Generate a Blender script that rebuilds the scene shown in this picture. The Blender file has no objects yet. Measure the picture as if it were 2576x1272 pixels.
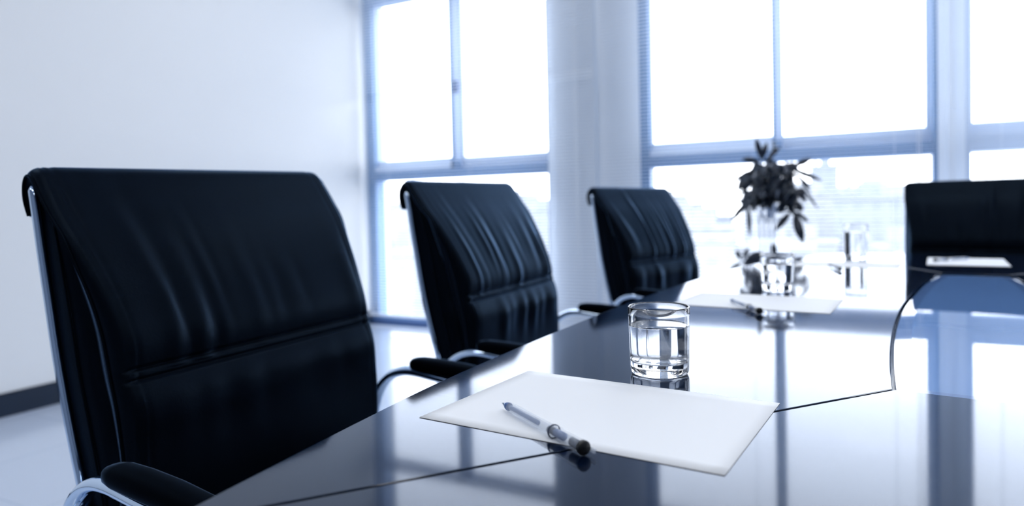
import bpy, bmesh, math, random
from mathutils import Vector, Matrix

# ------------------------------------------------------------------ camera
SC = bpy.context.scene
COL = SC.collection
CAM_H = 0.9543
YAW, PITCH, ROLL = 0.4782, 0.0274, 0.0234
cam_d = bpy.data.cameras.new('camera')
cam = bpy.data.objects.new('camera', cam_d)
COL.objects.link(cam)
right = Vector((math.cos(YAW), math.sin(YAW), 0))
fwd0 = Vector((-math.sin(YAW), math.cos(YAW), 0))
fwd = math.cos(PITCH) * fwd0 - math.sin(PITCH) * Vector((0, 0, 1))
upv = math.cos(PITCH) * Vector((0, 0, 1)) + math.sin(PITCH) * fwd0
c_, s_ = math.cos(ROLL), math.sin(ROLL)
e1 = c_ * right - s_ * upv
e2 = s_ * right + c_ * upv
M = Matrix((e1, e2, -fwd)).transposed().to_4x4()
M.translation = Vector((0, 0, CAM_H))
cam.matrix_world = M
cam_d.sensor_width = 36.0
cam_d.lens = 1686.8 / 2576 * 36
cam_d.shift_y = (569.1 - 636) / 2576
cam_d.clip_start = 0.02
cam_d.clip_end = 2000
cam_d.dof.use_dof = True
cam_d.dof.focus_distance = 0.72
cam_d.dof.aperture_fstop = 3.3
SC.camera = cam

# ------------------------------------------------------------------ world, exposure
world = bpy.data.worlds.new('overcast_sky')
SC.world = world
world.use_nodes = True
wn = world.node_tree
bg = wn.nodes['Background']
bg.inputs['Color'].default_value = (0.95, 0.972, 1.0, 1)
bg.inputs['Strength'].default_value = 7.4
vs = SC.view_settings
vs.view_transform = 'Standard'
vs.look = 'None'
vs.exposure = 0.0
vs.gamma = 1.0
vs.use_curve_mapping = False
cy = SC.cycles
cy.use_denoising = True
cy.max_bounces = 24
cy.diffuse_bounces = 6
cy.glossy_bounces = 6
cy.transmission_bounces = 22
cy.transparent_max_bounces = 24
cy.sample_clamp_indirect = 8.0
cy.caustics_reflective = False
cy.caustics_refractive = True

YW = 4.52        # inner face of the glazing
XL = -3.697      # left wall
XR = 5.2
YF = -3.6
ZC = 3.42
ZTOP = 3.30       # top of the window openings

def portal(name, x0, x1, z0, z1):
    l = bpy.data.lights.new(name, 'AREA')
    l.shape = 'RECTANGLE'
    l.size = x1 - x0
    l.size_y = z1 - z0
    l.cycles.is_portal = True
    o = bpy.data.objects.new(name, l)
    COL.objects.link(o)
    o.location = ((x0 + x1) / 2, YW + 0.12, (z0 + z1) / 2)
    o.rotation_euler = (-math.pi / 2, 0, 0)   # shines towards -y, into the room
    return o

def fill_lamp(x, y):  # added fill lamp, out of view, to brighten the interior
    l = bpy.data.lights.new('fill_lamp_light', 'AREA')
    l.shape = 'RECTANGLE'
    l.size, l.size_y = 1.16, 0.56
    l.energy = 14.0
    l.color = (1.0, 0.975, 0.94)
    o = bpy.data.objects.new('fill_lamp_light', l)
    COL.objects.link(o)
    o.location = (x, y, ZC - 0.045)
    return o
FILL_LAMPS = [(x, y) for x in (-2.2, 0.4, 3.0) for y in (-1.9, 0.4, 2.8)]
for lx_, ly_ in FILL_LAMPS:
    fill_lamp(lx_, ly_)
portal('daylight_portal', -3.65, -2.02, 0.07, 3.25)
portal('daylight_portal', -1.30, 0.40, 0.07, 3.25)
portal('daylight_portal', 0.54, 2.25, 0.07, 3.25)
portal('daylight_portal', 3.10, 4.80, 0.07, 3.25)

# ------------------------------------------------------------------ materials
def new_mat(name):
    m = bpy.data.materials.new(name)
    m.use_nodes = True
    nt = m.node_tree
    return m, nt, nt.nodes['Principled BSDF']

def simple(name, col, rough=0.5, metal=0.0, **kw):
    m, nt, b = new_mat(name)
    b.inputs['Base Color'].default_value = (*col, 1)
    b.inputs['Roughness'].default_value = rough
    b.inputs['Metallic'].default_value = metal
    for k, v in kw.items():
        k = k.replace('_', ' ')
        b.inputs[k].default_value = v
    return m

def noise_bump(m, scale, strength, dist=0.001, detail=4, stretch=None):
    nt = m.node_tree
    b = nt.nodes['Principled BSDF']
    tc = nt.nodes.new('ShaderNodeTexCoord')
    mp = nt.nodes.new('ShaderNodeMapping')
    if stretch:
        mp.inputs['Scale'].default_value = stretch
    nz = nt.nodes.new('ShaderNodeTexNoise')
    nz.inputs['Scale'].default_value = scale
    nz.inputs['Detail'].default_value = detail
    bp = nt.nodes.new('ShaderNodeBump')
    bp.inputs['Strength'].default_value = strength
    bp.inputs['Distance'].default_value = dist
    nt.links.new(tc.outputs['Object'], mp.inputs['Vector'])
    nt.links.new(mp.outputs['Vector'], nz.inputs['Vector'])
    nt.links.new(nz.outputs['Fac'], bp.inputs['Height'])
    nt.links.new(bp.outputs['Normal'], b.inputs['Normal'])
    return nz

def vary(m, col_a, col_b, scale, stretch=None):
    nt = m.node_tree
    b = nt.nodes['Principled BSDF']
    tc = nt.nodes.new('ShaderNodeTexCoord')
    mp = nt.nodes.new('ShaderNodeMapping')
    if stretch:
        mp.inputs['Scale'].default_value = stretch
    nz = nt.nodes.new('ShaderNodeTexNoise')
    nz.inputs['Scale'].default_value = scale
    rp = nt.nodes.new('ShaderNodeValToRGB')
    rp.color_ramp.elements[0].color = (*col_a, 1)
    rp.color_ramp.elements[1].color = (*col_b, 1)
    rp.color_ramp.elements[0].position = 0.3
    rp.color_ramp.elements[1].position = 0.7
    nt.links.new(tc.outputs['Object'], mp.inputs['Vector'])
    nt.links.new(mp.outputs['Vector'], nz.inputs['Vector'])
    nt.links.new(nz.outputs['Fac'], rp.inputs['Fac'])
    nt.links.new(rp.outputs['Color'], b.inputs['Base Color'])

M_WALL = simple('painted_wall', (0.72, 0.735, 0.745), 0.7)
noise_bump(M_WALL, 60, 0.15, 0.001)
M_PIER = simple('window_pier_paint', (0.84, 0.89, 0.96), 0.7)
M_FARWALL = simple('grey_blue_wall', (0.16, 0.19, 0.24), 0.7)
M_CEIL = simple('ceiling_paint', (0.78, 0.82, 0.88), 0.8)
M_BASE = simple('dark_skirting', (0.010, 0.020, 0.040), 0.4, Specular_IOR_Level=0.2)
M_FRAME = simple('blue_aluminium', (0.14, 0.26, 0.46), 0.45)
M_SASH = simple('pale_aluminium', (0.56, 0.65, 0.79), 0.45)
M_BLIND = simple('blind_slat_white', (0.86, 0.90, 0.95), 0.5)
M_SILL = simple('blue_sill', (0.07, 0.13, 0.28), 0.4)

# floor: pale glossy tiles with faint joints
M_FLOOR, nt, b = new_mat('polished_tile')
b.inputs['Roughness'].default_value = 0.16
b.inputs['IOR'].default_value = 1.5
tc = nt.nodes.new('ShaderNodeTexCoord')
br = nt.nodes.new('ShaderNodeTexBrick')
br.offset = 0.0
br.inputs['Color1'].default_value = (0.50, 0.57, 0.69, 1)
br.inputs['Color2'].default_value = (0.52, 0.59, 0.71, 1)
br.inputs['Mortar'].default_value = (0.42, 0.49, 0.62, 1)
br.inputs['Scale'].default_value = 1.0
br.inputs['Mortar Size'].default_value = 0.004
br.inputs['Brick Width'].default_value = 0.6
br.inputs['Row Height'].default_value = 0.6
nt.links.new(tc.outputs['Object'], br.inputs['Vector'])
nt.links.new(br.outputs['Color'], b.inputs['Base Color'])

# thin window glass: clear with a faint reflection
M_PANE = bpy.data.materials.new('window_glass')
M_PANE.use_nodes = True
nt = M_PANE.node_tree
nt.nodes.clear()
out = nt.nodes.new('ShaderNodeOutputMaterial')
tr = nt.nodes.new('ShaderNodeBsdfTransparent')
tr.inputs['Color'].default_value = (0.97, 0.98, 1, 1)
gl = nt.nodes.new('ShaderNodeBsdfGlossy')
gl.inputs['Roughness'].default_value = 0.02
mx = nt.nodes.new('ShaderNodeMixShader')
mx.inputs['Fac'].default_value = 0.05
nt.links.new(tr.outputs[0], mx.inputs[1])
nt.links.new(gl.outputs[0], mx.inputs[2])
nt.links.new(mx.outputs[0], out.inputs['Surface'])

# black lacquered table with a fine brushed grain
M_TABLE = bpy.data.materials.new('black_lacquer')
M_TABLE.use_nodes = True
nt = M_TABLE.node_tree
nt.nodes.clear()
out = nt.nodes.new('ShaderNodeOutputMaterial')
df = nt.nodes.new('ShaderNodeBsdfDiffuse'); df.inputs['Color'].default_value = (0.001, 0.004, 0.014, 1)
b = nt.nodes.new('ShaderNodeBsdfGlossy'); b.inputs['Color'].default_value = (0.82, 0.885, 1.0, 1)
fr = nt.nodes.new('ShaderNodeFresnel'); fr.inputs['IOR'].default_value = 1.52
mx = nt.nodes.new('ShaderNodeMixShader')
nt.links.new(fr.outputs[0], mx.inputs[0]); nt.links.new(df.outputs[0], mx.inputs[1])
nt.links.new(b.outputs[0], mx.inputs[2]); nt.links.new(mx.outputs[0], out.inputs['Surface'])
tc = nt.nodes.new('ShaderNodeTexCoord')
mp = nt.nodes.new('ShaderNodeMapping')
mp.inputs['Scale'].default_value = (6, 160, 1)
nz = nt.nodes.new('ShaderNodeTexNoise')
nz.inputs['Scale'].default_value = 3.0
nz.inputs['Detail'].default_value = 3
mr = nt.nodes.new('ShaderNodeMapRange')
mr.inputs['To Min'].default_value = 0.035
mr.inputs['To Max'].default_value = 0.085
nt.links.new(tc.outputs['Object'], mp.inputs['Vector'])
nt.links.new(mp.outputs['Vector'], nz.inputs['Vector'])
nt.links.new(nz.outputs['Fac'], mr.inputs['Value'])
nt.links.new(mr.outputs['Result'], b.inputs['Roughness'])

M_TEDGE = simple('table_edge_band', (0.01, 0.018, 0.035), 0.25)
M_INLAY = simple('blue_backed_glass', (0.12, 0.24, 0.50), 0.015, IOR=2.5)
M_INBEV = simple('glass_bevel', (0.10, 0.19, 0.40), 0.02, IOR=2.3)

def dark_hide(name, base, tint, rough, ior, bump=None):
    m = bpy.data.materials.new(name)
    m.use_nodes = True
    nt = m.node_tree
    nt.nodes.clear()
    out = nt.nodes.new('ShaderNodeOutputMaterial')
    df = nt.nodes.new('ShaderNodeBsdfDiffuse'); df.inputs['Color'].default_value = (*base, 1)
    gl = nt.nodes.new('ShaderNodeBsdfGlossy'); gl.inputs['Color'].default_value = (*tint, 1)
    gl.inputs['Roughness'].default_value = rough
    fr = nt.nodes.new('ShaderNodeFresnel'); fr.inputs['IOR'].default_value = ior
    mx = nt.nodes.new('ShaderNodeMixShader')
    nt.links.new(fr.outputs[0], mx.inputs[0]); nt.links.new(df.outputs[0], mx.inputs[1])
    nt.links.new(gl.outputs[0], mx.inputs[2]); nt.links.new(mx.outputs[0], out.inputs['Surface'])
    if bump:
        tc = nt.nodes.new('ShaderNodeTexCoord')
        vz = nt.nodes.new('ShaderNodeTexVoronoi'); vz.inputs['Scale'].default_value = bump
        nz = nt.nodes.new('ShaderNodeTexNoise'); nz.inputs['Scale'].default_value = bump * 0.4; nz.inputs['Detail'].default_value = 4
        ad = nt.nodes.new('ShaderNodeMath'); ad.operation = 'ADD'
        bp = nt.nodes.new('ShaderNodeBump'); bp.inputs['Strength'].default_value = 0.22; bp.inputs['Distance'].default_value = 0.0006
        nt.links.new(tc.outputs['Object'], vz.inputs['Vector']); nt.links.new(tc.outputs['Object'], nz.inputs['Vector'])
        nt.links.new(vz.outputs['Distance'], ad.inputs[0]); nt.links.new(nz.outputs['Fac'], ad.inputs[1])
        nt.links.new(ad.outputs[0], bp.inputs['Height'])
        for n_ in (df, gl, fr):
            nt.links.new(bp.outputs['Normal'], n_.inputs['Normal'])
    return m
M_LEATH = dark_hide('black_leather', (0.0008, 0.0016, 0.0035), (0.33, 0.52, 0.80), 0.40, 1.20, 480)
M_PIPE = dark_hide('leather_piping', (0.0010, 0.0018, 0.0035), (0.20, 0.33, 0.52), 0.45, 1.2)
M_PAD = dark_hide('black_armrest_cover', (0.0008, 0.0013, 0.0025), (0.16, 0.24, 0.36), 0.5, 1.12)
M_CHROME = simple('polished_chrome', (0.62, 0.76, 0.95), 0.08, 1.0)
M_PAPER = simple('white_paper', (0.82, 0.84, 0.86), 0.75)
M_GLASS = simple('clear_glass', (1, 1, 1), 0.0, Transmission_Weight=1.0, IOR=1.5)
M_WATER = simple('water', (1, 1, 1), 0.0, Transmission_Weight=1.0, IOR=1.33)
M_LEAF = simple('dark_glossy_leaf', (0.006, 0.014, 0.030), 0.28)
M_STEM = simple('pale_stem', (0.52, 0.60, 0.74), 0.6)
M_POT = simple('glazed_pot', (0.05, 0.09, 0.17), 0.25)
M_SOIL = simple('potting_soil', (0.01, 0.014, 0.02), 0.9)
noise_bump(M_SOIL, 80, 0.8, 0.01)
M_PENBODY = simple('frosted_barrel', (0.80, 0.87, 0.97), 0.25, Alpha=0.26)
M_CAP = simple('clear_pen_cap', (0.80, 0.87, 0.97), 0.12, Alpha=0.16)
M_INK = simple('ink_refill', (0.06, 0.13, 0.32), 0.4)
M_GRIP = simple('dark_pen_band', (0.015, 0.03, 0.075), 0.35)
M_PLUG = simple('black_pen_plug', (0.002, 0.003, 0.005), 0.35)
M_TIP = simple('pen_tip_metal', (0.35, 0.45, 0.62), 0.2, 1.0)

# ------------------------------------------------------------------ mesh helpers
def link(name, verts, faces, mat, parent=None, smooth=False, mats=None, fmat=None):
    me = bpy.data.meshes.new(name)
    me.from_pydata([tuple(v) for v in verts], [], faces)
    me.update()
    bm = bmesh.new()
    bm.from_mesh(me)
    bmesh.ops.recalc_face_normals(bm, faces=bm.faces)
    bm.to_mesh(me)
    bm.free()
    for m in (mats or [mat]):
        me.materials.append(m)
    if fmat:
        for p, k in zip(me.polygons, fmat):
            p.material_index = k
    if smooth:
        me.polygons.foreach_set('use_smooth', [True] * len(me.polygons))
    o = bpy.data.objects.new(name, me)
    COL.objects.link(o)
    if parent:
        o.parent = parent
    return o

def tag(o, label=None, cat=None, group=None, kind=None):
    if label: o['label'] = label
    if cat: o['category'] = cat
    if group: o['group'] = group
    if kind: o['kind'] = kind
    return o

def empty(name, loc=(0, 0, 0), rz=0.0):
    o = bpy.data.objects.new(name, None)
    o.empty_display_size = 0.1
    COL.objects.link(o)
    o.location = loc
    o.rotation_euler = (0, 0, rz)
    return o

def copy_tree(o, parent=None):
    c = o.copy()
    COL.objects.link(c)
    c.parent = parent
    for ch in list(o.children):
        copy_tree(ch, c)
    return c

class MB:
    def __init__(self):
        self.v, self.f = [], []
    def add(self, v, f):
        n = len(self.v)
        self.v += [Vector(p) for p in v]
        self.f += [tuple(i + n for i in q) for q in f]
        return self
    def box(self, x0, x1, y0, y1, z0, z1):
        v = [(x, y, z) for z in (z0, z1) for y in (y0, y1) for x in (x0, x1)]
        return self.add(v, [(0, 2, 3, 1), (4, 5, 7, 6), (0, 1, 5, 4), (2, 6, 7, 3), (0, 4, 6, 2), (1, 3, 7, 5)])
    def tube(self, pts, r, n=10, ry=None, side=None, cap=True):
        """sweep an ellipse along pts; r = radius (number or list), side = fixed side axis with half width ry"""
        pts = [Vector(p) for p in pts]
        N = len(pts)
        rs = r if isinstance(r, (list, tuple)) else [r] * N
        rings = []
        prev = None
        for i, p in enumerate(pts):
            t = (pts[min(i + 1, N - 1)] - pts[max(i - 1, 0)]).normalized()
            if side is not None:
                a = Vector(side)
                a = (a - t * a.dot(t)).normalized()
            else:
                if prev is None:
                    a = t.cross(Vector((0, 0, 1)))
                    if a.length < 0.1: a = t.cross(Vector((1, 0, 0)))
                    a.normalize()
                else:
                    a = (prev - t * prev.dot(t)).normalized()
            prev = a
            bq = t.cross(a)
            rr = rs[i]
            ra = ry * (rr / max(rs)) if ry else rr
            rings.append([p + a * (math.cos(2 * math.pi * k / n) * ra) + bq * (math.sin(2 * math.pi * k / n) * rr) for k in range(n)])
        v = [q for rg in rings for q in rg]
        f = []
        for i in range(N - 1):
            for k in range(n):
                f.append((i * n + k, i * n + (k + 1) % n, (i + 1) * n + (k + 1) % n, (i + 1) * n + k))
        if cap:
            f.append(tuple(reversed(range(n))))
            f.append(tuple((N - 1) * n + k for k in range(n)))
        return self.add(v, f)
    def lathe(self, prof, n=48, c=(0, 0, 0)):
        """prof = (r, z) list; points with r == 0 close the surface"""
        v, idx = [], []
        for r, z in prof:
            if r == 0:
                idx.append([len(v)] * n)
                v.append((c[0], c[1], c[2] + z))
            else:
                st = len(v)
                idx.append(list(range(st, st + n)))
                v += [(c[0] + r * math.cos(2 * math.pi * k / n), c[1] + r * math.sin(2 * math.pi * k / n), c[2] + z) for k in range(n)]
        f = []
        for a, b2 in zip(idx[:-1], idx[1:]):
            for k in range(n):
                q = [a[k], a[(k + 1) % n], b2[(k + 1) % n], b2[k]]
                q2 = []
                for i in q:
                    if i not in q2: q2.append(i)
                if len(q2) > 2: f.append(tuple(q2))
        return self.add(v, f)
    def build(self, name, mat, parent=None, smooth=False):
        return link(name, self.v, self.f, mat, parent, smooth)

def bevel(o, w, seg=2, angle=35):
    m = o.modifiers.new('bevel', 'BEVEL')
    m.width = w
    m.segments = seg
    m.limit_method = 'ANGLE'
    m.angle_limit = math.radians(angle)
    m.harden_normals = False
    return o

def smooth_path(pts, per=6):
    """Catmull-Rom through points"""
    pts = [Vector(p) for p in pts]
    P = [pts[0] * 2 - pts[1]] + pts + [pts[-1] * 2 - pts[-2]]
    out = []
    for i in range(1, len(P) - 2):
        for k in range(per):
            t = k / per
            a, b2, c2, d = P[i - 1], P[i], P[i + 1], P[i + 2]
            out.append(0.5 * ((2 * b2) + (c2 - a) * t + (2 * a - 5 * b2 + 4 * c2 - d) * t * t + (3 * b2 - a - 3 * c2 + d) * t ** 3))
    out.append(pts[-1])
    return out

# ------------------------------------------------------------------ room shell
def struct(o):
    o['kind'] = 'structure'
    return o
struct(MB().box(XL - 0.2, XR + 0.2, YF - 0.2, YW + 0.25, -0.12, 0).build('floor', M_FLOOR))
struct(MB().box(XL - 0.2, XR + 0.2, YF - 0.2, YW + 0.25, ZC, ZC + 0.15).build('ceiling', M_CEIL))
struct(MB().box(XL - 0.2, XL, YF - 0.2, YW + 0.25, 0, ZC).build('wall_left', M_WALL))
struct(MB().box(XR, XR + 0.2, YF - 0.2, YW + 0.25, 0, ZC).build('wall_right', M_FARWALL))
struct(MB().box(XL, XR, YF - 0.2, YF, 0, ZC).build('wall_front', M_FARWALL))
w = MB()
PIERS = ((-2.02, -1.33), (0.40, 0.53), (2.25, 3.05), (4.85, XR))
for a, b2 in PIERS:
    w.box(a, b2, YW - 0.02, YW + 0.25, 0, ZTOP)
w.box(XL, XR, YW - 0.02, YW + 0.25, ZTOP, ZC)
w.box(-1.96, -1.64, YW - 0.045, YW - 0.02, 0.05, ZTOP)
w.box(0.445, 0.485, YW - 0.05, YW - 0.02, 0.05, ZTOP)
prev_x = XL
for a, b2 in PIERS:
    if a > prev_x: w.box(prev_x, a, YW + 0.0, YW + 0.25, 0, 0.035)
    prev_x = b2
struct(w.build('wall_back', M_PIER))

bb = MB().box(XL, XL + 0.016, YF, YW - 0.045, 0, 0.108)
bb.box(XL, XL + 0.011, YF, YW - 0.045, 0.108, 0.114)
struct(bb.build('baseboard_left', M_BASE))
struct(MB().box(XL, XR, YW - 0.045, YW - 0.021, 0, 0.05).build('baseboard_back', M_SILL))

def window(name, x0, x1, gx0, gx1, mull, fmat):
    """x0..x1 outer frame, gx0..gx1 clear glass, mull = x pair of the upper meeting stile"""
    Z1, Z2, Z3, Z4 = 1.369, 1.208, 2.66, 0.065
    root = empty(name, ((x0 + x1) / 2, YW, 0))
    struct(root)
    ox = (x0 + x1) / 2
    def bxs(lst, nm, mat, bev=0.004):
        m = MB()
        for (a, b2, y0, y1, z0, z1) in lst:
            m.box(a - ox, b2 - ox, y0, y1, z0, z1)
        o = m.build(nm, mat, root)
        return bevel(o, bev)
    bxs([(x0, gx0 - 0.012, -0.02, 0.10, 0.036, ZTOP), (gx1 + 0.028, x1, -0.02, 0.10, 0.036, ZTOP),
         (gx0 - 0.012, gx1 + 0.028, -0.02, 0.10, Z3 + 0.02, 2.75), (gx0 - 0.012, gx1 + 0.028, -0.02, 0.10, 3.24, ZTOP), (gx0 - 0.012, gx1 + 0.028, -0.02, 0.10, 0.036, Z4)],
        'window_frame', fmat)
    bxs([(gx0 - 0.012, gx1 + 0.028, -0.025, 0.10, Z2, Z1 - 0.088), (gx0 - 0.012, gx1 + 0.012, -0.03, 0.10, Z2 + 0.03, Z2 + 0.037)], 'transom', fmat)
    m0, m1 = mull
    mid = (m0 + m1) / 2
    bxs([(gx0 - 0.012, gx0, 0.02, 0.05, Z1 - 0.055, Z3 + 0.02), (m0, mid + 0.005, 0.02, 0.05, Z1 - 0.089, Z3 + 0.02),
         (gx0, m0, 0.02, 0.05, Z1 - 0.055, Z1), (gx0, m0, 0.02, 0.05, Z3, Z3 + 0.02),
         (gx0 - 0.012, m0, -0.02, 0.02, Z1 - 0.088, Z1 - 0.045)], 'sliding_sash', M_SASH, 0.003)
    bxs([(mid - 0.005, m1, 0.055, 0.085, Z1 - 0.088, Z3 + 0.02), (gx1, gx1 + 0.028, 0.055, 0.085, Z1 - 0.088, Z3 + 0.02),
         (m1, gx1, 0.055, 0.085, Z1 - 0.088, Z1), (m1, gx1, 0.045, 0.055, Z1 - 0.04, Z1 - 0.032), (m1, gx1, 0.055, 0.085, Z3, Z3 + 0.02)], 'sliding_sash', M_SASH, 0.003)
    bxs([(m0, m1, 0.0, 0.018, Z1 - 0.089, Z1 - 0.03), (m0, m0 + 0.022, 0.0, 0.02, Z1 - 0.089, Z3 + 0.02)], 'meeting_stile', M_FRAME, 0.003)
    if name == 'window_1': bxs([(m0 + 0.03, m0 + 0.075, -0.005, 0.02, 1.87, 1.965), (m0 + 0.04, m0 + 0.06, -0.02, 0.0, 1.90, 1.94)], 'window_latch', M_SILL, 0.004)
    MB().box(gx0 - ox, m0 - ox, 0.034, 0.038, Z1, Z3).build('pane', M_PANE, root)
    MB().box(m1 - ox, gx1 - ox, 0.068, 0.072, Z1, Z3).build('pane', M_PANE, root)
    MB().box(gx0 - 0.01 - ox, gx1 + 0.026 - ox, 0.04, 0.044, Z4, Z2).build('pane', M_PANE, root)
    MB().box(gx0 - 0.01 - ox, gx1 + 0.01 - ox, 0.04, 0.044, 2.75, 3.24).build('pane', M_PANE, root)
    return root
window('window_1', XL, -2.02, -3.604, -2.055, (-2.872, -2.785), M_FRAME)
window('window_2', -1.33, 0.40, -1.25, 0.345, (-0.483, -0.425), M_FRAME)
window('window_3', 0.53, 2.25, 0.568, 2.17, (1.35, 1.41), M_SASH)
window('window_4', 3.05, 4.85, 3.12, 4.78, (3.9, 3.96), M_SASH)

M_FILLF = simple('fill_panel_housing', (0.75, 0.78, 0.82), 0.4)  # housings made up to go with the added fill lamps
for lx_, ly_ in FILL_LAMPS:
    lr = empty('fill_light_panel', (lx_, ly_, ZC))
    tag(lr, 'added rectangular fill-light panel, out of view above the meeting room', 'light', 'added fill-light panels')
    fr_ = MB()
    fr_.box(-0.62, 0.62, -0.32, -0.29, -0.05, 0); fr_.box(-0.62, 0.62, 0.29, 0.32, -0.05, 0)
    fr_.box(-0.62, -0.59, -0.29, 0.29, -0.05, 0); fr_.box(0.59, 0.62, -0.29, 0.29, -0.05, 0)
    fr_.box(-0.59, 0.59, -0.29, 0.29, -0.012, 0)
    fr_.build('housing', M_FILLF, lr)

# ------------------------------------------------------------------ venetian blinds
def blind(x0, x1, label, wand=None, bunch=None, seed=0):
    rnd = random.Random(seed)
    cx = (x0 + x1) / 2
    root = empty('venetian_blind', (cx, YW - 0.10, 0))
    tag(root, label, 'blind', 'venetian blinds along the window wall')
    MB().box(x0 - cx, x1 - cx, -0.02, 0.02, 3.24, 3.29).build('headrail', M_BLIND, root)
    MB().box(x0 - cx, x1 - cx, -0.012, 0.012, 0.085, 0.10).build('bottom_rail', M_BLIND, root)
    s = MB()
    z = 0.115
    zs = []
    while z < 3.235:
        zs.append(z)
        z += 0.0235
    hw = 0.0125
    for z in zs:
        t = 0.0
        if bunch and abs(z - bunch) < 0.03:
            t = 0.35
        ca, sa = math.cos(t), math.sin(t)
        pr = [(-hw, -0.0010), (0, 0.0012), (hw, -0.0010)]
        v = []
        for x in (x0 - cx, x1 - cx):
            for dz in (0.0, 0.0005):
                for yy, zz in pr:
                    v.append((x, yy * ca - zz * sa, z + yy * sa + zz * ca + dz))
        f = [(0, 1, 7, 6), (1, 2, 8, 7), (3, 9, 10, 4), (4, 10, 11, 5), (0, 6, 9, 3), (2, 5, 11, 8)]
        s.add(v, f)
    s.build('slats', M_BLIND, root)
    n = 3 if x1 - x0 > 1.5 else 2
    for k in range(n):
        x = x0 - cx + (x1 - x0) * (0.12 + 0.76 * k / (n - 1))
        for y in (-0.0145, 0.0145):
            MB().tube([(x, y, 0.1), (x, y, 3.24)], 0.0007, 5).build('ladder_cord', M_BLIND, root)
    if wand:
        MB().tube([(wand[0] - cx - 0.03, -0.03, 3.24), (wand[0] - cx, -0.03, wand[1])], 0.006, 8).build('tilt_wand', M_BLIND, root, True)
    xc = x1 - cx - 0.14
    MB().tube([(xc, -0.03, 3.24), (xc + 0.01, -0.03, 0.75), (xc - 0.01, -0.03, 0.50)], 0.0022, 6).build('lift_cord', M_BLIND, root)
    MB().tube([(xc + 0.03, -0.03, 3.24), (xc + 0.02, -0.03, 0.8), (xc + 0.03, -0.03, 0.52)], 0.0022, 6).build('lift_cord', M_BLIND, root)
    return root
blind(-3.66, -1.63, 'white venetian blind covering the narrow left window beside the plain wall', None, 1.872, 1)
blind(-1.60, 0.425, 'white venetian blind over the wide window behind the potted plant', (-1.569, 1.60), None, 2)
blind(0.455, 2.35, 'white venetian blind over the window at the right edge of the photo', None, None, 3)

# ------------------------------------------------------------------ conference table
TC, TA = (0.19, 1.48), math.radians(-7.1)
table = empty('conference_table', (TC[0], TC[1], 0), TA)
tag(table, 'long black lacquered boat-shaped conference table with a blue glass inlay in its middle', 'table')
LEFT = [(-1.36, 0.425), (-1.23, 0.461), (-1.0, 0.510), (-0.82, 0.540), (-0.5, 0.576), (-0.1, 0.610), (0.3, 0.621), (0.65, 0.618), (0.9, 0.585), (1.1, 0.535), (1.24, 0.485), (1.36, 0.425)]
IN_ = [(-0.672, 0.076), (-0.557, 0.088), (-0.40, 0.101), (-0.22, 0.111), (0.0, 0.116), (0.22, 0.111), (0.40, 0.104), (0.54, 0.093), (0.672, 0.076)]
def crv(L, per=6):
    return [(p.x, p.y) for p in smooth_path([(a, b2, 0) for a, b2 in L], per)]
def hw_at(curve, y):
    for (a, wa), (b2, wb) in zip(curve[:-1], curve[1:]):
        if a <= y <= b2:
            return wa + (wb - wa) * (y - a) / (b2 - a)
    return curve[0][1] if y < curve[0][0] else curve[-1][1]
OUT_C, IN_C = crv(LEFT), crv(IN_)
YS_O, G = 1.27, 0.0013            # outer y of the diagonal seams, half seam gap
def plate(name, poly, z0, z1, mat, bev=0.0012, mats=None):
    n = len(poly)
    v = [(x, y, z0) for x, y in poly] + [(x, y, z1) for x, y in poly]
    f = [tuple(range(n - 1, -1, -1)), tuple(range(n, 2 * n))] + [(i, (i + 1) % n, n + (i + 1) % n, n + i) for i in range(n)]
    o = link(name, v, f, mat, table)
    bevel(o, bev, 3, 40)
    return o
def inset(poly, d):
    n = len(poly)
    out = []
    area = sum(poly[i][0] * poly[(i + 1) % n][1] - poly[(i + 1) % n][0] * poly[i][1] for i in range(n))
    sg = 1 if area > 0 else -1
    for i in range(n):
        p0, p1, p2 = Vector(poly[i - 1]), Vector(poly[i]), Vector(poly[(i + 1) % n])
        d1 = (p1 - p0).normalized(); d2 = (p2 - p1).normalized()
        n1 = Vector((-d1.y, d1.x)) * sg; n2 = Vector((-d2.y, d2.x)) * sg
        nn = (n1 + n2)
        nn.normalize()
        k = d / max(0.35, nn.dot(n1))
        q = p1 + nn * k
        out.append((q.x, q.y))
    return out
side_pts = lambda s: ([(s * hw_at(OUT_C, y), y) for y in [(-YS_O + 2 * YS_O * i / 60) for i in range(61)]],
                      [(s * hw_at(IN_C, y), y) for y in [(-0.672 + 1.344 * i / 30) for i in range(31)]])
ZT0, ZT1 = 0.712, 0.75
for s in (-1, 1):
    o_, i_ = side_pts(s)
    plate('tabletop_panel', inset(o_ + i_[::-1], G), ZT0, ZT1, M_TABLE)
for s in (-1, 1):
    # end panels: inlay corners, along the seam out, around the rounded end
    ex = hw_at(OUT_C, s * YS_O)
    ring = [(-0.076, s * 0.672), (-ex, s * YS_O)]
    ex2 = hw_at(OUT_C, s * 1.345)
    ring.append((-ex2, s * 1.335))
    for t in range(0, 9):
        a = t / 8
        ring.append((-ex2 + 0.02 + 0.06 * a * a, s * (1.355 + 0.027 * math.sin(a * math.pi / 2))))
    for t in range(-6, 7):
        x = t / 6 * (ex2 - 0.10)
        ring.append((x, s * (1.40 - 0.016 * (x / 0.33) ** 2)))
    for t in range(8, -1, -1):
        a = t / 8
        ring.append((ex2 - 0.02 - 0.06 * a * a, s * (1.355 + 0.027 * math.sin(a * math.pi / 2))))
    ring.append((ex2, s * 1.335))
    ring += [(ex, s * YS_O), (0.076, s * 0.672)]
    plate('tabletop_panel', inset(ring, G), ZT0, ZT1, M_TABLE)
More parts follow.
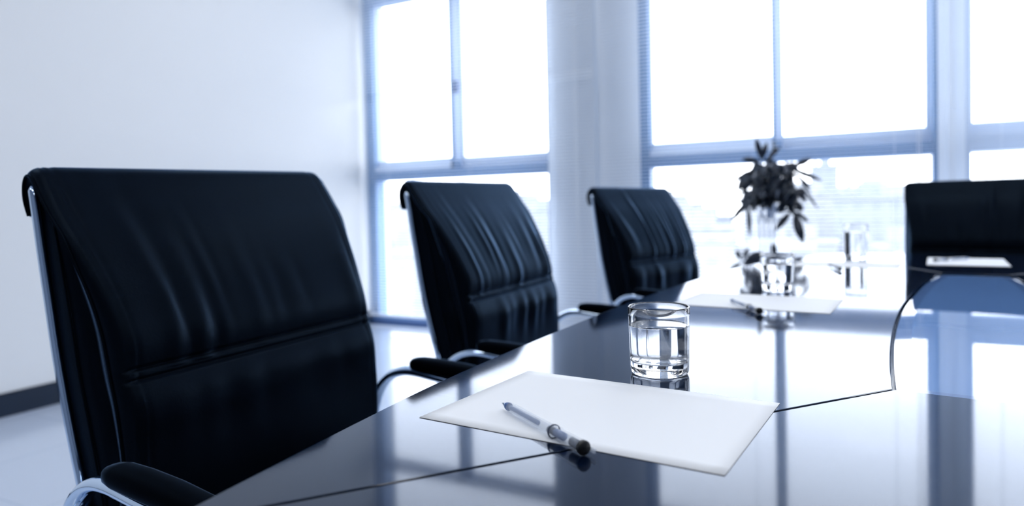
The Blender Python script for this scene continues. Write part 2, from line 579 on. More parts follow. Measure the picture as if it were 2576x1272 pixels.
# glass inlay: flat centre with a bevelled rim sloping to the edge
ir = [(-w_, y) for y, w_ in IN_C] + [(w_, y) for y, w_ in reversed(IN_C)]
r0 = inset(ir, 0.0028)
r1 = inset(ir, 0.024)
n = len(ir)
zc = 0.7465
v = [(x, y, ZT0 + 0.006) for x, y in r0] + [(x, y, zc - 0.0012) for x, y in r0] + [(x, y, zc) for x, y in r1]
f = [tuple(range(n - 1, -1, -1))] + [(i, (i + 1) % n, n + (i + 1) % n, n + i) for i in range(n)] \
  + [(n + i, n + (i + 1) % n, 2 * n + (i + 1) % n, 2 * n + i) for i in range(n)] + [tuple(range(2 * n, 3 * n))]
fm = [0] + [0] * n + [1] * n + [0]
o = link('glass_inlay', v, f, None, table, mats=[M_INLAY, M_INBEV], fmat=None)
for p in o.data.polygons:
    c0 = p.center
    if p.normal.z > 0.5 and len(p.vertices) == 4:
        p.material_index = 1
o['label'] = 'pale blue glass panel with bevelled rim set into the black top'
# under-frame and two pedestals
plate('under_frame', inset([(-0.40, -1.15), (0.40, -1.15), (0.46, 0), (0.40, 1.15), (-0.40, 1.15), (-0.46, 0)], 0.0), 0.66, ZT0 - 0.0005, M_TEDGE, 0.004)
for s in (-1, 1):
    plate('pedestal', [(-0.20, s * 0.85 - 0.16), (0.20, s * 0.85 - 0.16), (0.20, s * 0.85 + 0.16), (-0.20, s * 0.85 + 0.16)], 0.03, 0.66, M_TEDGE, 0.01)
    plate('pedestal_foot', [(-0.30, s * 0.85 - 0.24), (0.30, s * 0.85 - 0.24), (0.30, s * 0.85 + 0.24), (-0.30, s * 0.85 + 0.24)], 0.0, 0.03, M_CHROME, 0.006)

# ------------------------------------------------------------------ conference chairs
O_P = [(0.006, 0.455), (0.012, 0.53), (0.014, 0.60), (0.012, 0.68), (0.003, 0.737), (-0.010, 0.79), (-0.029, 0.84), (-0.055, 0.887), (-0.082, 0.93), (-0.112, 0.970), (-0.137, 1.005), (-0.152, 1.023), (-0.168, 1.028), (-0.182, 1.017), (-0.187, 0.988), (-0.180, 0.955)]
I_P = [(-0.050, 0.47), (-0.040, 0.53), (-0.022, 0.60), (-0.034, 0.68), (-0.052, 0.737), (-0.064, 0.79), (-0.076, 0.84), (-0.088, 0.887), (-0.100, 0.93), (-0.122, 0.957), (-0.141, 0.981), (-0.153, 0.997), (-0.162, 1.003), (-0.170, 0.997), (-0.172, 0.980), (-0.169, 0.962)]
R_P = [(-0.060, 0.47), (-0.068, 0.53), (-0.078, 0.59), (-0.098, 0.672), (-0.112, 0.737), (-0.122, 0.79), (-0.131, 0.84), (-0.138, 0.887), (-0.144, 0.93), (-0.149, 0.955), (-0.153, 0.975), (-0.158, 0.990)]
def cushion_mesh(seed, amp=1.0):
    rnd = random.Random(seed)
    PER = 9
    Op = smooth_path([(a, 0, b2) for a, b2 in O_P], PER)
    Ip = smooth_path([(a, 0, b2) for a, b2 in I_P], PER)
    # refine around the seam
    def refine(P):
        out = []
        for i in range(len(P) - 1):
            out.append(P[i])
            if 0.69 < P[i].z < 0.79:
                for k in (0.2, 0.4, 0.6, 0.8):
                    out.append(P[i].lerp(P[i + 1], k))
            else:
                out.append(P[i].lerp(P[i + 1], 0.5))
        out.append(P[-1])
        return out
    keep = [0.69 < Op[i].z < 0.79 for i in range(len(Op))]
    O2, I2 = [], []
    for i in range(len(Op) - 1):
        ks = (0, .2, .4, .6, .8) if keep[i] else (0, .5)
        for k in ks:
            O2.append(Op[i].lerp(Op[i + 1], k)); I2.append(Ip[i].lerp(Ip[i + 1], k))
    O2.append(Op[-1]); I2.append(Ip[-1])
    us = []
    NU = 110
    for i in range(NU + 1):
        t = -1 + 2 * i / NU
        us.append(math.copysign(1 - (1 - abs(t)) ** 1.35, t))
    up_f = [(rnd.uniform(-0.8, 0.85), rnd.uniform(0.035, 0.075), amp * rnd.uniform(0.0015, 0.0045), rnd.uniform(-0.25, 0.25), rnd.uniform(0.76, 0.88), rnd.uniform(0.05, 0.11)) for _ in range(14)]
    lo_f = [(rnd.uniform(-0.85, 0.85), rnd.uniform(0.05, 0.11), amp * rnd.uniform(0.002, 0.005), rnd.uniform(-0.5, 0.5)) for _ in range(7)]
    verts, faces = [], []
    ring_n = None
    S = 0.0
    for j, (o_, i_) in enumerate(zip(O2, I2)):
        z = o_.z
        over = j / len(O2)
        # half width flares gently towards the crest
        t = min(1, max(0, (z - 0.78) / 0.22))
        hwid = 0.244 + 0.022 * t * t * (3 - 2 * t)
        d = (o_ - i_)
        T = d.length
        nrm = d.normalized()
        ring = []
        for u in us:
            e = 1 - abs(u)
            # pillow edge: outer surface falls back near the sides
            er = min(1, e * hwid / 0.022)
            fall = (1 - math.sqrt(max(0, 1 - (1 - er) ** 2)))
            depth = T * (1 - 0.55 * fall) 
            disp = 0
            env_side = min(1, e / 0.10)
            dz = (z - 0.737)
            if j < len(O2) * 0.8:
                for sgn in (-1, 1):
                    disp -= 0.0050 * math.exp(-((dz - sgn * 0.0075) / 0.0028) ** 2)
                disp -= 0.0060 * math.exp(-(dz / 0.020) ** 2)
                if dz > 0:
                    for u0, sw, A, sl, zc0, zr in up_f:
                        q = (u - u0 - sl * (z - 0.8)) / sw
                        disp += A * math.exp(-q * q) * math.exp(-((z - zc0) / zr) ** 2)
                        q2 = (u - u0 - sw * 1.6 - sl * (z - 0.8)) / (sw * 0.8)
                        disp -= A * 0.7 * math.exp(-q2 * q2) * math.exp(-((z - zc0) / zr) ** 2)
                else:
                    for u0, sw, A, sl in lo_f:
                        q = (u - u0 - sl * dz) / sw
                        g = math.exp(-((dz + 0.075) / 0.05) ** 2)
                        disp += A * g * math.exp(-q * q)
                        q2 = (u - u0 - sw * 1.7 - sl * dz) / (sw * 0.8)
                        disp -= A * 0.6 * g * math.exp(-q2 * q2)
                disp += 0.004 * math.exp(-((dz - 0.05) / 0.03) ** 2) + 0.005 * math.exp(-((dz + 0.05) / 0.03) ** 2)
            edge = (1 - abs(u)) * hwid
            disp -= 0.0022 * math.exp(-((edge - 0.017) / 0.0022) ** 2) + 0.0012 * math.exp(-((edge - 0.026) / 0.004) ** 2)
            p = i_ + nrm * (depth + disp * env_side)
            ring.append((p.x, u * hwid, p.z))
        # back closing line
        for u in (0.985, 0.5, 0, -0.5, -0.985):
            ring.append((i_.x, u * hwid, i_.z))
        ring_n = len(ring)
        verts += ring
    nj = len(O2)
    for j in range(nj - 1):
        for k in range(ring_n):
            faces.append((j * ring_n + k, j * ring_n + (k + 1) % ring_n, (j + 1) * ring_n + (k + 1) % ring_n, (j + 1) * ring_n + k))
    faces.append(tuple(reversed(range(ring_n))))
    faces.append(tuple((nj - 1) * ring_n + k for k in range(ring_n)))
    # piping paths along both front edges
    pip = []
    for s in (-1, 1):
        pts = []
        for o_, i_ in zip(O2, I2):
            z = o_.z
            t = min(1, max(0, (z - 0.78) / 0.22))
            hwid = 0.244 + 0.022 * t * t * (3 - 2 * t)
            p = i_ + (o_ - i_) * 0.50
            pts.append((p.x, s * (hwid + 0.0008), p.z))
        pip.append(pts)
    return verts, faces, pip

def make_chair(seed, amp):
    root = empty('conference_chair')
    verts, faces, pip = cushion_mesh(seed, amp)
    back = link('backrest', verts, faces, M_LEATH, root, True)
    for p in pip:
        MB().tube(p[::3], 0.0021, 6).build('piping', M_PIPE, back, True)
    # shell between the rails and the cushion
    I2 = smooth_path([(a, 0, b2) for a, b2 in I_P[:12]], 4)
    R2 = smooth_path([(a, 0, b2) for a, b2 in R_P], 4)
    v, f = [], []
    for a, r in zip(I2, R2):
        r = r + Vector((-0.010, 0, 0))
        sec = ((a + Vector((0.004, 0, 0)), 0.243), (a.lerp(r, 0.2), 0.252), (a.lerp(r, 0.5), 0.2565), (a.lerp(r, 0.85), 0.2585), (r, 0.2565))
        for p, yy in sec:
            v.append((p.x, -yy, p.z))
        for p, yy in reversed(sec):
            v.append((p.x, yy, p.z))
    k = 10
    nj = len(I2)
    for j in range(nj - 1):
        for q in range(k):
            f.append((j * k + q, j * k + (q + 1) % k, (j + 1) * k + (q + 1) % k, (j + 1) * k + q))
    f.append(tuple(reversed(range(k)))); f.append(tuple((nj - 1) * k + q for q in range(k)))
    shell = link('back_shell', v, f, M_LEATH, root, True)
    for s in (-1, 1):
        pts = smooth_path([(-0.128, s * 0.2545, 0.955), (-0.112, s * 0.2562, 0.90), (-0.100, s * 0.2568, 0.85), (-0.090, s * 0.2568, 0.80), (-0.079, s * 0.2568, 0.737), (-0.062, s * 0.2568, 0.672), (-0.045, s * 0.2568, 0.60), (-0.035, s * 0.255, 0.53)], 5)
        MB().tube(pts, 0.0018, 6).build('side_seam', M_PIPE, shell, True)
    # seat
    v, f = [], []
    prof = [(-0.045, 0.455), (-0.04, 0.488), (0.0, 0.497), (0.15, 0.492), (0.30, 0.50), (0.38, 0.495), (0.425, 0.468), (0.43, 0.44), (0.40, 0.42), (0.2, 0.415), (0.0, 0.42), (-0.04, 0.43)]
    prof = [(p.x, p.z) for p in smooth_path([(a, 0, b2) for a, b2 in prof + [prof[0]]], 4)][:-1]
    ys = [-0.245, -0.243, -0.235, -0.20, -0.1, 0, 0.1, 0.20, 0.235, 0.243, 0.245]
    sc = [0.80, 0.90, 0.97, 1.0, 1.0, 1.0, 1.0, 1.0, 0.97, 0.90, 0.80]
    m = len(prof)
    cxp, czp = 0.19, 0.457
    for yv, q in zip(ys, sc):
        for a, b2 in prof:
            v.append((cxp + (a - cxp) * (0.94 + 0.06 * q), yv, czp + (b2 - czp) * q))
    for j in range(len(ys) - 1):
        for q in range(m):
            f.append((j * m + q, j * m + (q + 1) % m, (j + 1) * m + (q + 1) % m, (j + 1) * m + q))
    f.append(tuple(reversed(range(m)))); f.append(tuple((len(ys) - 1) * m + q for q in range(m)))
    link('seat', v, f, M_LEATH, root, True)
    # chrome side rails, arms and sled base
    for s in (-1, 1):
        y = s * 0.2635
        rail = smooth_path([(-0.160, y, 1.002), (-0.153, y, 0.96), (-0.146, y, 0.91), (-0.134, y, 0.836), (-0.121, y, 0.759), (-0.101, y, 0.672), (-0.076, y, 0.582), (-0.052, y, 0.50), (-0.030, y, 0.45), (0.01, y, 0.424), (0.08, y, 0.412), (0.40, y, 0.412)], 5)
        MB().tube(rail, [0.003] + [0.0072] * (len(rail) - 1), 12, 0.0060, (0, 1, 0)).build('side_rail', M_CHROME, root, True)
        y = s * 0.291
        arm = smooth_path([(-0.060, y, 0.43), (-0.060, y, 0.50), (-0.050, y, 0.548), (-0.030, y, 0.585), (-0.004, y, 0.609), (0.028, y, 0.622), (0.065, y, 0.625), (0.12, y, 0.620), (0.20, y, 0.612), (0.28, y, 0.604), (0.33, y, 0.585), (0.355, y, 0.54), (0.36, y, 0.45), (0.36, y, 0.2), (0.358, y, 0.06), (0.335, y, 0.022), (0.28, y, 0.011), (0.1, y, 0.0095), (-0.16, y, 0.0095)], 6)
        am = MB().tube(arm, 0.0095, 14, 0.018, (0, 1, 0)).build('arm_frame', M_CHROME, root, True)
        pts = [(0.055, 0.640, 0.007, 0.012), (0.060, 0.640, 0.0115, 0.016), (0.078, 0.640, 0.0140, 0.019), (0.12, 0.639, 0.0145, 0.0205), (0.18, 0.636, 0.0145, 0.0205), (0.24, 0.630, 0.014, 0.020), (0.272, 0.626, 0.012, 0.018), (0.285, 0.623, 0.007, 0.013)]
        v, f = [], []
        n = 16
        for (xx, zz, hz, hy) in pts:
            for k in range(n):
                a = 2 * math.pi * k / n
                cc, ss = math.cos(a), math.sin(a)
                v.append((xx, y + hy * math.copysign(abs(cc) ** 0.7, cc), zz + hz * math.copysign(abs(ss) ** 0.7, ss)))
        for j in range(len(pts) - 1):
            for k in range(n):
                f.append((j * n + k, j * n + (k + 1) % n, (j + 1) * n + (k + 1) % n, (j + 1) * n + k))
        f.append(tuple(reversed(range(n)))); f.append(tuple((len(pts) - 1) * n + k for k in range(n)))
        link('armrest_pad', v, f, M_PAD, root, True)
    for bx, bz in ((0.30, 0.425), (-0.058, 0.455), (-0.155, 0.0095)):
        MB().tube([(bx, -0.291, bz), (bx, 0.291, bz)], 0.0085, 12).build('cross_bar', M_CHROME, root, True)
    return root

CH = [
    (-0.860, 0.788, -0.062, 11, 0.45, 0.021, 'nearest black leather armchair, largest of the chairs along the left table edge'),
    (-0.826, 1.615, -0.029, 23, 1.1, 0.012, 'black leather armchair in the middle of the row, in front of the narrow left window'),
    (-0.684, 2.647, -0.316, 37, 1.1, 0.0, 'black leather armchair farthest along the left table edge, turned slightly, in front of the pier'),
    (0.425, 3.235, math.radians(-97.1), 51, 0.8, 0.0, 'black leather armchair facing the camera at the far end of the table'),
]
for x, y, a, seed, amp, lean, lab in CH:
    ch = make_chair(seed, amp)
    ch.location = (x - math.sin(a) * lean * 0.8, y + math.cos(a) * lean * 0.8, 0.291 * math.sin(lean) - (0.004 if lean > 0.025 else 0))
    ch.rotation_euler = (lean, 0, a)
    tag(ch, lab, 'chair', 'leather conference chairs around the table')

# ------------------------------------------------------------------ papers
ZP = 0.7504
def paper(cx, cy_, a, label, curl=0.0, size=(0.297, 0.21)):
    nx, ny = 16, 12
    v, f = [], []
    T = 0.00012
    for lay in (0, 1):
        for j in range(ny + 1):
            for i in range(nx + 1):
                u, w2 = i / nx - 0.5, j / ny - 0.5
                z = curl * max(0, u + w2 - 0.62) ** 2 * 8 + curl * 0.4 * max(0, -u + w2 - 0.7) ** 2 * 8
                v.append((u * size[0], w2 * size[1], z + lay * T))
    K = (nx + 1) * (ny + 1)
    for j in range(ny):
        for i in range(nx):
            a0 = j * (nx + 1) + i
            f.append((a0, a0 + nx + 1, a0 + nx + 2, a0 + 1))
            f.append((K + a0, K + a0 + 1, K + a0 + nx + 2, K + a0 + nx + 1))
    bd = [i for i in range(nx + 1)] + [j * (nx + 1) + nx for j in range(1, ny + 1)] + [ny * (nx + 1) + i for i in range(nx - 1, -1, -1)] + [j * (nx + 1) for j in range(ny - 1, 0, -1)]
    for q in range(len(bd)):
        a0, b0 = bd[q], bd[(q + 1) % len(bd)]
        f.append((a0, b0, K + b0, K + a0))
    o = link('paper_sheet', v, f, M_PAPER, None, True)
    o.location = (cx, cy_, ZP)
    o.rotation_euler = (0, 0, a)
    tag(o, label, 'paper', 'blank sheets laid on the table')
    return o
paper(-0.2299, 0.6298, -0.0866, 'blank white sheet nearest the camera with a clear pen lying across its edge', 0.0)
paper(-0.186, 1.447, -0.098, 'blank white sheet in front of the middle water glass with the plant behind', 0.0)
paper(-0.036, 2.375, -0.10, 'blank white sheet seen edge-on in front of the tall glass', 0.0)
paper(0.300, 2.545, -0.09, 'blank white sheet lying at the far seat in front of the end chair', 0.0, (0.21, 0.297))

# ------------------------------------------------------------------ pens
def pen():
    """a clear gel pen along +x: tip at 0, plug at 0.15, resting height r above the table"""
    root = empty('gel_pen')
    R = 0.0053
    def lx(prof, nm, mat, n=24, par=root):
        m = MB().lathe([(r, x) for x, r in prof], n)
        m.v = [Vector((p.z, p.x, p.y)) for p in m.v]
        return m.build(nm, mat, par, True)
    lx([(0, 0), (0, 0.0004), (0.0030, 0.0008), (0.0032, 0.0013), (0.0095, 0.0026), (0.0096, 0)], 'tip', M_TIP)
    lx([(0.0096, 0), (0.0096, 0.0028), (0.0105, 0.0034), (0.0155, 0.0042), (0.0160, 0.0038), (0.0160, 0)], 'nose_cone', M_INK)
    lx([(0.0160, 0.0019), (0.0160, 0.0040), (0.019, R - 0.0004), (0.024, R), (0.100, R), (0.100, 0.0038), (0.024, 0.0036), (0.0165, 0.0019)], 'barrel', M_PENBODY)
    lx([(0.020, 0), (0.020, 0.0022), (0.0735, 0.0022), (0.0735, 0)], 'ink_refill', M_INK)
    lx([(0.094, 0), (0.094, 0.0034), (0.1045, 0.0034), (0.1045, 0)], 'inner_plug', M_GRIP)
    cap = lx([(0.1005, 0.0041), (0.1005, R + 0.0007), (0.1015, R + 0.0009), (0.146, R + 0.0009), (0.146, 0.0041), (0.1005, 0.0041)], 'cap', M_CAP)
    lx([(0.1005, 0.0055), (0.1003, R + 0.0010), (0.1022, R + 0.0012), (0.1024, 0.0055)], 'cap_ring', M_GRIP, 24, cap)
    lx([(0.1045, 0), (0.1045, 0.0036), (0.118, 0.0036), (0.120, 0)], 'inner_cap', M_INK, 24, cap)
    lx([(0.131, 0), (0.131, 0.0040), (0.1465, 0.0040), (0.1465, 0)], 'end_insert', M_GRIP, 24, cap)
    lx([(0.1462, 0), (0.1462, R + 0.0008), (0.1492, R + 0.0010), (0.1503, R + 0.0002), (0.1503, 0)], 'end_plug', M_PLUG, 24, cap)
    cl = MB().box(0.108, 0.155, -0.0018, 0.0018, R + 0.0018, R + 0.0030)
    cl.box(0.148, 0.155, -0.0018, 0.0018, R + 0.0002, R + 0.0020)
    clip = cl.build('clip', M_PENBODY, cap)
    bevel(clip, 0.0004, 2)
    return root
PEN0 = pen()
def place_pen(p, tip, end, label, roll):
    d = Vector((end[0] - tip[0], end[1] - tip[1]))
    a = math.atan2(d.y, d.x)
    p.rotation_mode = 'XYZ'
    p.rotation_euler = (roll, 0, a)
    p.location = (tip[0], tip[1], ZP + 0.00014 + 0.0053 + 0.0009)
    tag(p, label, 'pen', 'clear gel pens on the table')
place_pen(PEN0, (-0.3235, 0.5935), (-0.1975, 0.5050), 'clear pen with dark end cap lying across the nearest sheet', -1.9)
place_pen(copy_tree(PEN0), (-0.236, 1.415), (-0.162, 1.284), 'clear pen overhanging the front edge of the sheet before the middle glass', -1.9)
place_pen(copy_tree(PEN0), (-0.085, 2.290), (-0.050, 2.144), 'clear pen overhanging the sheet to the left of the tall glass', -1.9)
place_pen(copy_tree(PEN0), (0.318, 2.620), (0.212, 2.514), 'clear pen lying at an angle on the sheet at the far seat', -1.9)

# ------------------------------------------------------------------ water glasses
def glass(x, y, label, r0, r1, H, level, base=0.015):
    root = empty('water_glass', (x, y, ZT1 + 0.0002))
    tag(root, label, 'glass', 'glasses of water on the table')
    t = 0.0021
    rr = lambda z: r0 + (r1 - r0) * z / H
    prof = [(0, 0.0026), (r0 * 0.25, 0.0025), (r0 * 0.5, 0.0021), (r0 * 0.7, 0.0014), (r0 - 0.0065, 0.0006), (r0 - 0.005, 0.0002), (r0 - 0.002, 0.0009), (rr(0.004) - 0.0003, 0.004), (rr(0.009), 0.009)]
    for k in range(1, 9):
        z = 0.009 + (H - 0.0015 - 0.009) * k / 8
        prof.append((rr(z), z))
    prof += [(r1 - 0.0004, H - 0.0005), (r1 - t * 0.5, H), (r1 - t + 0.0004, H - 0.0005), (r1 - t, H - 0.0016)]
    for k in range(1, 9):
        z = H - 0.0016 - (H - 0.0016 - base - 0.004) * k / 8
        prof.append((rr(z) - t, z))
    prof += [(rr(base) - t - 0.0012, base + 0.0012), (rr(base) - t - 0.004, base + 0.0002), (0, base)]
    MB().lathe(prof, 96).build('tumbler', M_GLASS, root, True)
    e = -0.00025     # water reaches just into the glass wall
    wp = [(0, base + e), (rr(base) - t - 0.004, base + 0.0002 + e), (rr(base) - t - 0.0012 - e * 0.5, base + 0.0012 + e * 0.5), (rr(base + .004) - t - e, base + 0.004)]
    for k in range(1, 6):
        z = base + 0.004 + (level - 0.0008 - base - 0.004) * k / 5
        wp.append((rr(z) - t - e, z))
    wp += [(rr(level) - t - e, level + 0.0002), (rr(level) - t - 0.0012, level - 0.0006), (rr(level) - t - 0.003, level - 0.0008), (0, level - 0.0008)]
    MB().lathe(wp, 96).build('water', M_WATER, root, True)
    return root
glass(-0.217, 0.800, 'short clear tumbler of water nearest the camera, behind the front sheet', 0.0348, 0.0368, 0.0815, 0.0590)
glass(-0.168, 1.640, 'short clear tumbler of water on the middle of the table, before the potted plant', 0.0330, 0.0375, 0.0850, 0.0620)
glass(-0.012, 2.560, 'tall clear glass of water at the far end of the table left of the end chair', 0.0350, 0.0370, 0.1250, 0.0960, 0.012)

# ------------------------------------------------------------------ potted plant
LEAVES=[ (-0.498,1.191,0,-0.523,1.322,-0.03,0.03),(-0.492,1.198,0.02,-0.471,1.299,0.03,0.028),(-0.498,1.191,0,-0.6,1.205,-0.05,0.03),(-0.478,1.184,0,-0.401,1.271,0.05,0.026),(-0.484,1.191,-0.03,-0.426,1.202,-0.1,0.03),(-0.505,1.152,0,-0.649,1.077,-0.06,0.03),(-0.498,1.134,0,-0.637,0.992,0.03,0.026),(-0.505,1.122,-0.02,-0.616,1.042,-0.08,0.03),(-0.343,1.145,0,-0.235,1.193,0.04,0.03),(-0.353,1.145,0,-0.177,1.063,-0.05,0.026),(-0.353,1.134,0.02,-0.24,1.031,0.07,0.02),(-0.347,1.138,-0.04,-0.322,1.042,-0.1,0.03),(-0.575,0.962,0,-0.66,0.845,-0.05,0.03),(-0.579,0.955,0,-0.571,0.754,0.02,0.024),(-0.571,0.962,0,-0.633,0.962,0.04,0.026),(-0.571,0.967,-0.02,-0.498,0.939,-0.08,0.03),(-0.343,0.898,0,-0.424,0.79,-0.05,0.034),(-0.326,0.898,0,-0.277,0.719,-0.05,0.046),(-0.322,0.898,0,-0.252,0.832,0.03,0.022),(-0.343,0.905,0,-0.436,0.9,0.02,0.016),(-0.331,0.905,0,-0.281,0.928,-0.04,0.022),(-0.616,0.603,0,-0.699,0.538,-0.05,0.03),(-0.62,0.619,0,-0.645,0.676,0,0.026),(-0.608,0.619,0,-0.579,0.685,0.03,0.024),(-0.608,0.598,0,-0.478,0.653,-0.03,0.07),(-0.608,0.593,0,-0.492,0.58,-0.06,0.04),(-0.43,0.63,0,-0.438,0.726,0,0.03),(-0.426,0.641,0,-0.393,0.653,-0.05,0.03),(-0.302,1.088,0,-0.24,0.996,0.05,0.016),(-0.291,1.042,0.03,-0.206,0.905,0.08,0.014) ]
CLUSTERS=[ (-0.488,1.168),(-0.426,1.145),(-0.374,1.111),(-0.529,1.099),(-0.457,1.077),(-0.395,1.042),(-0.333,1.019),(-0.55,1.019),(-0.478,0.996),(-0.416,0.974),(-0.353,0.962),(-0.519,0.974),(-0.447,1.157),(-0.374,1.168),(-0.478,1.042),(-0.384,1.077),(-0.52,1.13),(-0.44,1.10),(-0.50,1.05),(-0.43,1.02) ]
PX, PY = -0.47, 4.10
plant = empty('potted_plant', (PX, PY, 0))
tag(plant, 'tall leafy money tree with drooping dark leaves and pale stems before the wide window', 'plant')
fol = MB()
def leaf(a, b2, wid, face=(0, -1, 0)):
    a, b2 = Vector(a), Vector(b2)
    ax = b2 - a
    L = ax.length
    t = ax.normalized()
    sd = t.cross(Vector(face))
    if sd.length < 0.2: sd = t.cross(Vector((1, 0, 0.3)))
    sd.normalize()
    up = sd.cross(t).normalized()
    if up.z < 0: up = -up
    v = []
    N = 9
    for i in range(N + 1):
        s = i / N
        ww = wid * 0.5 * (math.sin(math.pi * min(1, s * 1.02)) ** 0.8) * (0.75 + 0.5 * s) if 0 < i < N else 0.0012
        c0 = a + ax * s + up * (0.18 * L * math.sin(math.pi * s) * 0.6)
        v += [c0 - sd * ww + up * ww * 0.25, c0, c0 + sd * ww + up * ww * 0.25]
    v2 = [p - up * 0.0006 for p in v]
    n = len(v)
    f = []
    for i in range(N):
        for k in (0, 1):
            q = i * 3 + k
            f.append((q, q + 1, q + 4, q + 3))
            f.append((n + q, n + q + 3, n + q + 4, n + q + 1))
        f.append((i * 3, i * 3 + 3, n + i * 3 + 3, n + i * 3))
        f.append((i * 3 + 2, n + i * 3 + 2, n + i * 3 + 5, i * 3 + 5))
    fol.add(v + v2, f)
rp = random.Random(5)
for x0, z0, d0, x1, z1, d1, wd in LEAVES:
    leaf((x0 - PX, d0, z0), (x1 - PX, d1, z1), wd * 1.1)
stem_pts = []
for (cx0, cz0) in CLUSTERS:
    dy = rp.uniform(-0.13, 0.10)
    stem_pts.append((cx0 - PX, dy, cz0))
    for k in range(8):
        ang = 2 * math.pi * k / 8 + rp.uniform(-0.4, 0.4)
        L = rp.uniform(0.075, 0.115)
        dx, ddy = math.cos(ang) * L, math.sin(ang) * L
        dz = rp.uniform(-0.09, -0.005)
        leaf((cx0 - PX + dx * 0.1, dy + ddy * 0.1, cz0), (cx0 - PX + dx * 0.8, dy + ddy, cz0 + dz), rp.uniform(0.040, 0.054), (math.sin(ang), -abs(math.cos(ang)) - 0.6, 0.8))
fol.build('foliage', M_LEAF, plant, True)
def twig(pts, r):
    MB().tube(pts, r, 6).build('twig', M_STEM, plant, True)
for i, (x, y, z) in enumerate(stem_pts):
    bx = (-0.03, -0.005, 0.012, 0.03)[i % 4]
    twig([(bx, 0, 0.86), (bx * 0.5 + x * 0.5, y * 0.4, (0.86 + z) / 2), (x, y, z)], [0.004, 0.003, 0.002])
for bx, (x, y, z) in ((-0.04, (-0.135, 0, 0.605)), (0.02, (0.043, -0.02, 0.632))):
    twig([(bx * 0.5, 0, 0.33), (bx, -0.01, 0.50), (x, y, z)], 0.003)
for (x, z) in ((-0.105, 0.96), (0.14, 0.90), (0.12, 1.14)):
    twig([(0.0, 0, 0.84), (x * 0.6, 0, z - 0.04), (x, 0, z)], 0.003)

for k, (bx, tx) in enumerate(((-0.032, -0.045), (-0.010, -0.018), (0.012, 0.008), (0.034, 0.034))):
    MB().tube([(bx, 0.004 * k, 0.335), ((bx + tx) / 2, 0.003, 0.6), (tx, 0, 0.88)], [0.006, 0.0055, 0.005], 12).build('stem', M_STEM, plant, True)
pt = MB().lathe([(0, 0), (0.095, 0), (0.10, 0.006), (0.128, 0.30), (0.140, 0.305), (0.142, 0.345), (0.136, 0.350), (0.126, 0.345), (0.122, 0.30), (0, 0.30)], 48)
bevel(pt.build('pot', M_POT, plant, True), 0.002)
MB().lathe([(0, 0.303), (0.05, 0.330), (0.10, 0.333), (0.122, 0.322), (0.1215, 0.306), (0, 0.301)], 32).build('soil', M_SOIL, plant, True)

# ------------------------------------------------------------------ city outside, from a high floor
GZ = -34.0
M_CITY = []
for k, c0 in enumerate(((0.225, 0.245, 0.28), (0.19, 0.215, 0.26), (0.26, 0.28, 0.31))):  # haze put into the colour: pale, low-contrast facades, no mist volume
    m, nt, b = new_mat('haze_pale_concrete')
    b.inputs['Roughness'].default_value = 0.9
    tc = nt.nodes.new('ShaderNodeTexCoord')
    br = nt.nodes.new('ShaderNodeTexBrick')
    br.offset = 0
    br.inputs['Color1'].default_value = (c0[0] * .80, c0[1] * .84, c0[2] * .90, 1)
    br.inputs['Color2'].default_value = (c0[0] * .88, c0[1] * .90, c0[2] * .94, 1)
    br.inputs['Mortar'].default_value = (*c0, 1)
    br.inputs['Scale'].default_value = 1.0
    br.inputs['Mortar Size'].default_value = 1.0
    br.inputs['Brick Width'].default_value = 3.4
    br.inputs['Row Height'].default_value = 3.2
    mp = nt.nodes.new('ShaderNodeMapping')
    mp.inputs['Rotation'].default_value = (math.radians(90), 0, 0)
    nt.links.new(tc.outputs['Object'], mp.inputs['Vector'])
    nt.links.new(mp.outputs['Vector'], br.inputs['Vector'])
    nt.links.new(br.outputs['Color'], b.inputs['Base Color'])
    M_CITY.append(m)
M_GROUND = simple('city_ground', (0.24, 0.28, 0.34), 0.9)
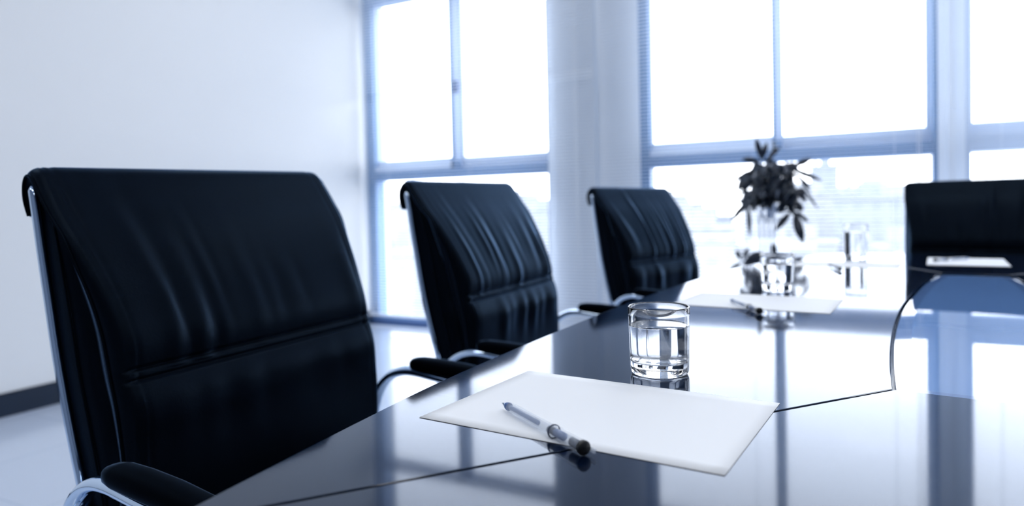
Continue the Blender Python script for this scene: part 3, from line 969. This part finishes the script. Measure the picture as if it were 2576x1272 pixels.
vary(M_GROUND, (0.21, 0.235, 0.275), (0.28, 0.30, 0.335), 0.03)
g = MB().add([(-900, 12, GZ), (700, 12, GZ), (700, 1300, GZ), (-900, 1300, GZ), (-900, 12, GZ - 2), (700, 12, GZ - 2), (700, 1300, GZ - 2), (-900, 1300, GZ - 2)],
             [(0, 1, 2, 3), (7, 6, 5, 4), (0, 4, 5, 1), (1, 5, 6, 2), (2, 6, 7, 3), (3, 7, 4, 0)]).build('ground_outside', M_GROUND)
struct(g)
def building(x, y, wx, wy, h, k, label):
    m = MB().box(-wx / 2, wx / 2, -wy / 2, wy / 2, 0, h)
    m.box(-wx / 2 - 0.3, wx / 2 + 0.3, -wy / 2 - 0.3, wy / 2 + 0.3, h, h + 0.8)
    m.box(-wx * 0.15, wx * 0.2, -wy * 0.2, wy * 0.2, h + 0.8, h + 3.6)
    m.box(-wx * 0.35, -wx * 0.28, -wy * 0.1, wy * 0.0, h + 0.8, h + 2.3)
    o = m.build('building', M_CITY[k])
    o.location = (x, y, GZ)
    tag(o, label, 'building', 'pale hazy buildings beyond the windows')
    return o
rb = random.Random(9)
placed = []
# the single taller tower seen right of the plant
building(-9.5, 230, 7.5, 9, 45, 1, 'pale tower rising above the skyline just right of the potted plant')
for i in range(34):
    D = 70 + 330 * (i / 33) ** 1.1
    t = rb.uniform(-0.86, 0.16) if i % 3 else rb.uniform(-0.30, 0.10)
    x = t * D
    top = {0: rb.uniform(-9, -2), 1: rb.uniform(-5, 3), 2: rb.uniform(0, 9)}[0 if D < 150 else (1 if D < 260 else 2)]
    h = top - GZ
    wx, wy = rb.uniform(12, 26) * (0.6 + D / 400), rb.uniform(6, 8)
    while any(abs(x - q[0]) < (wx + q[2]) / 2 + 1.5 and abs(D - q[1]) < (wy + q[3]) / 2 + 1.5 for q in placed) or (abs(x + 9.5) < wx / 2 + 6 and abs(D - 230) < 12):
        D += 1.0
    placed.append((x, D, wx, wy))
    building(x, D, wx, wy, h, rb.randrange(3), 'pale flat-roofed building in the hazy city seen through the windows')
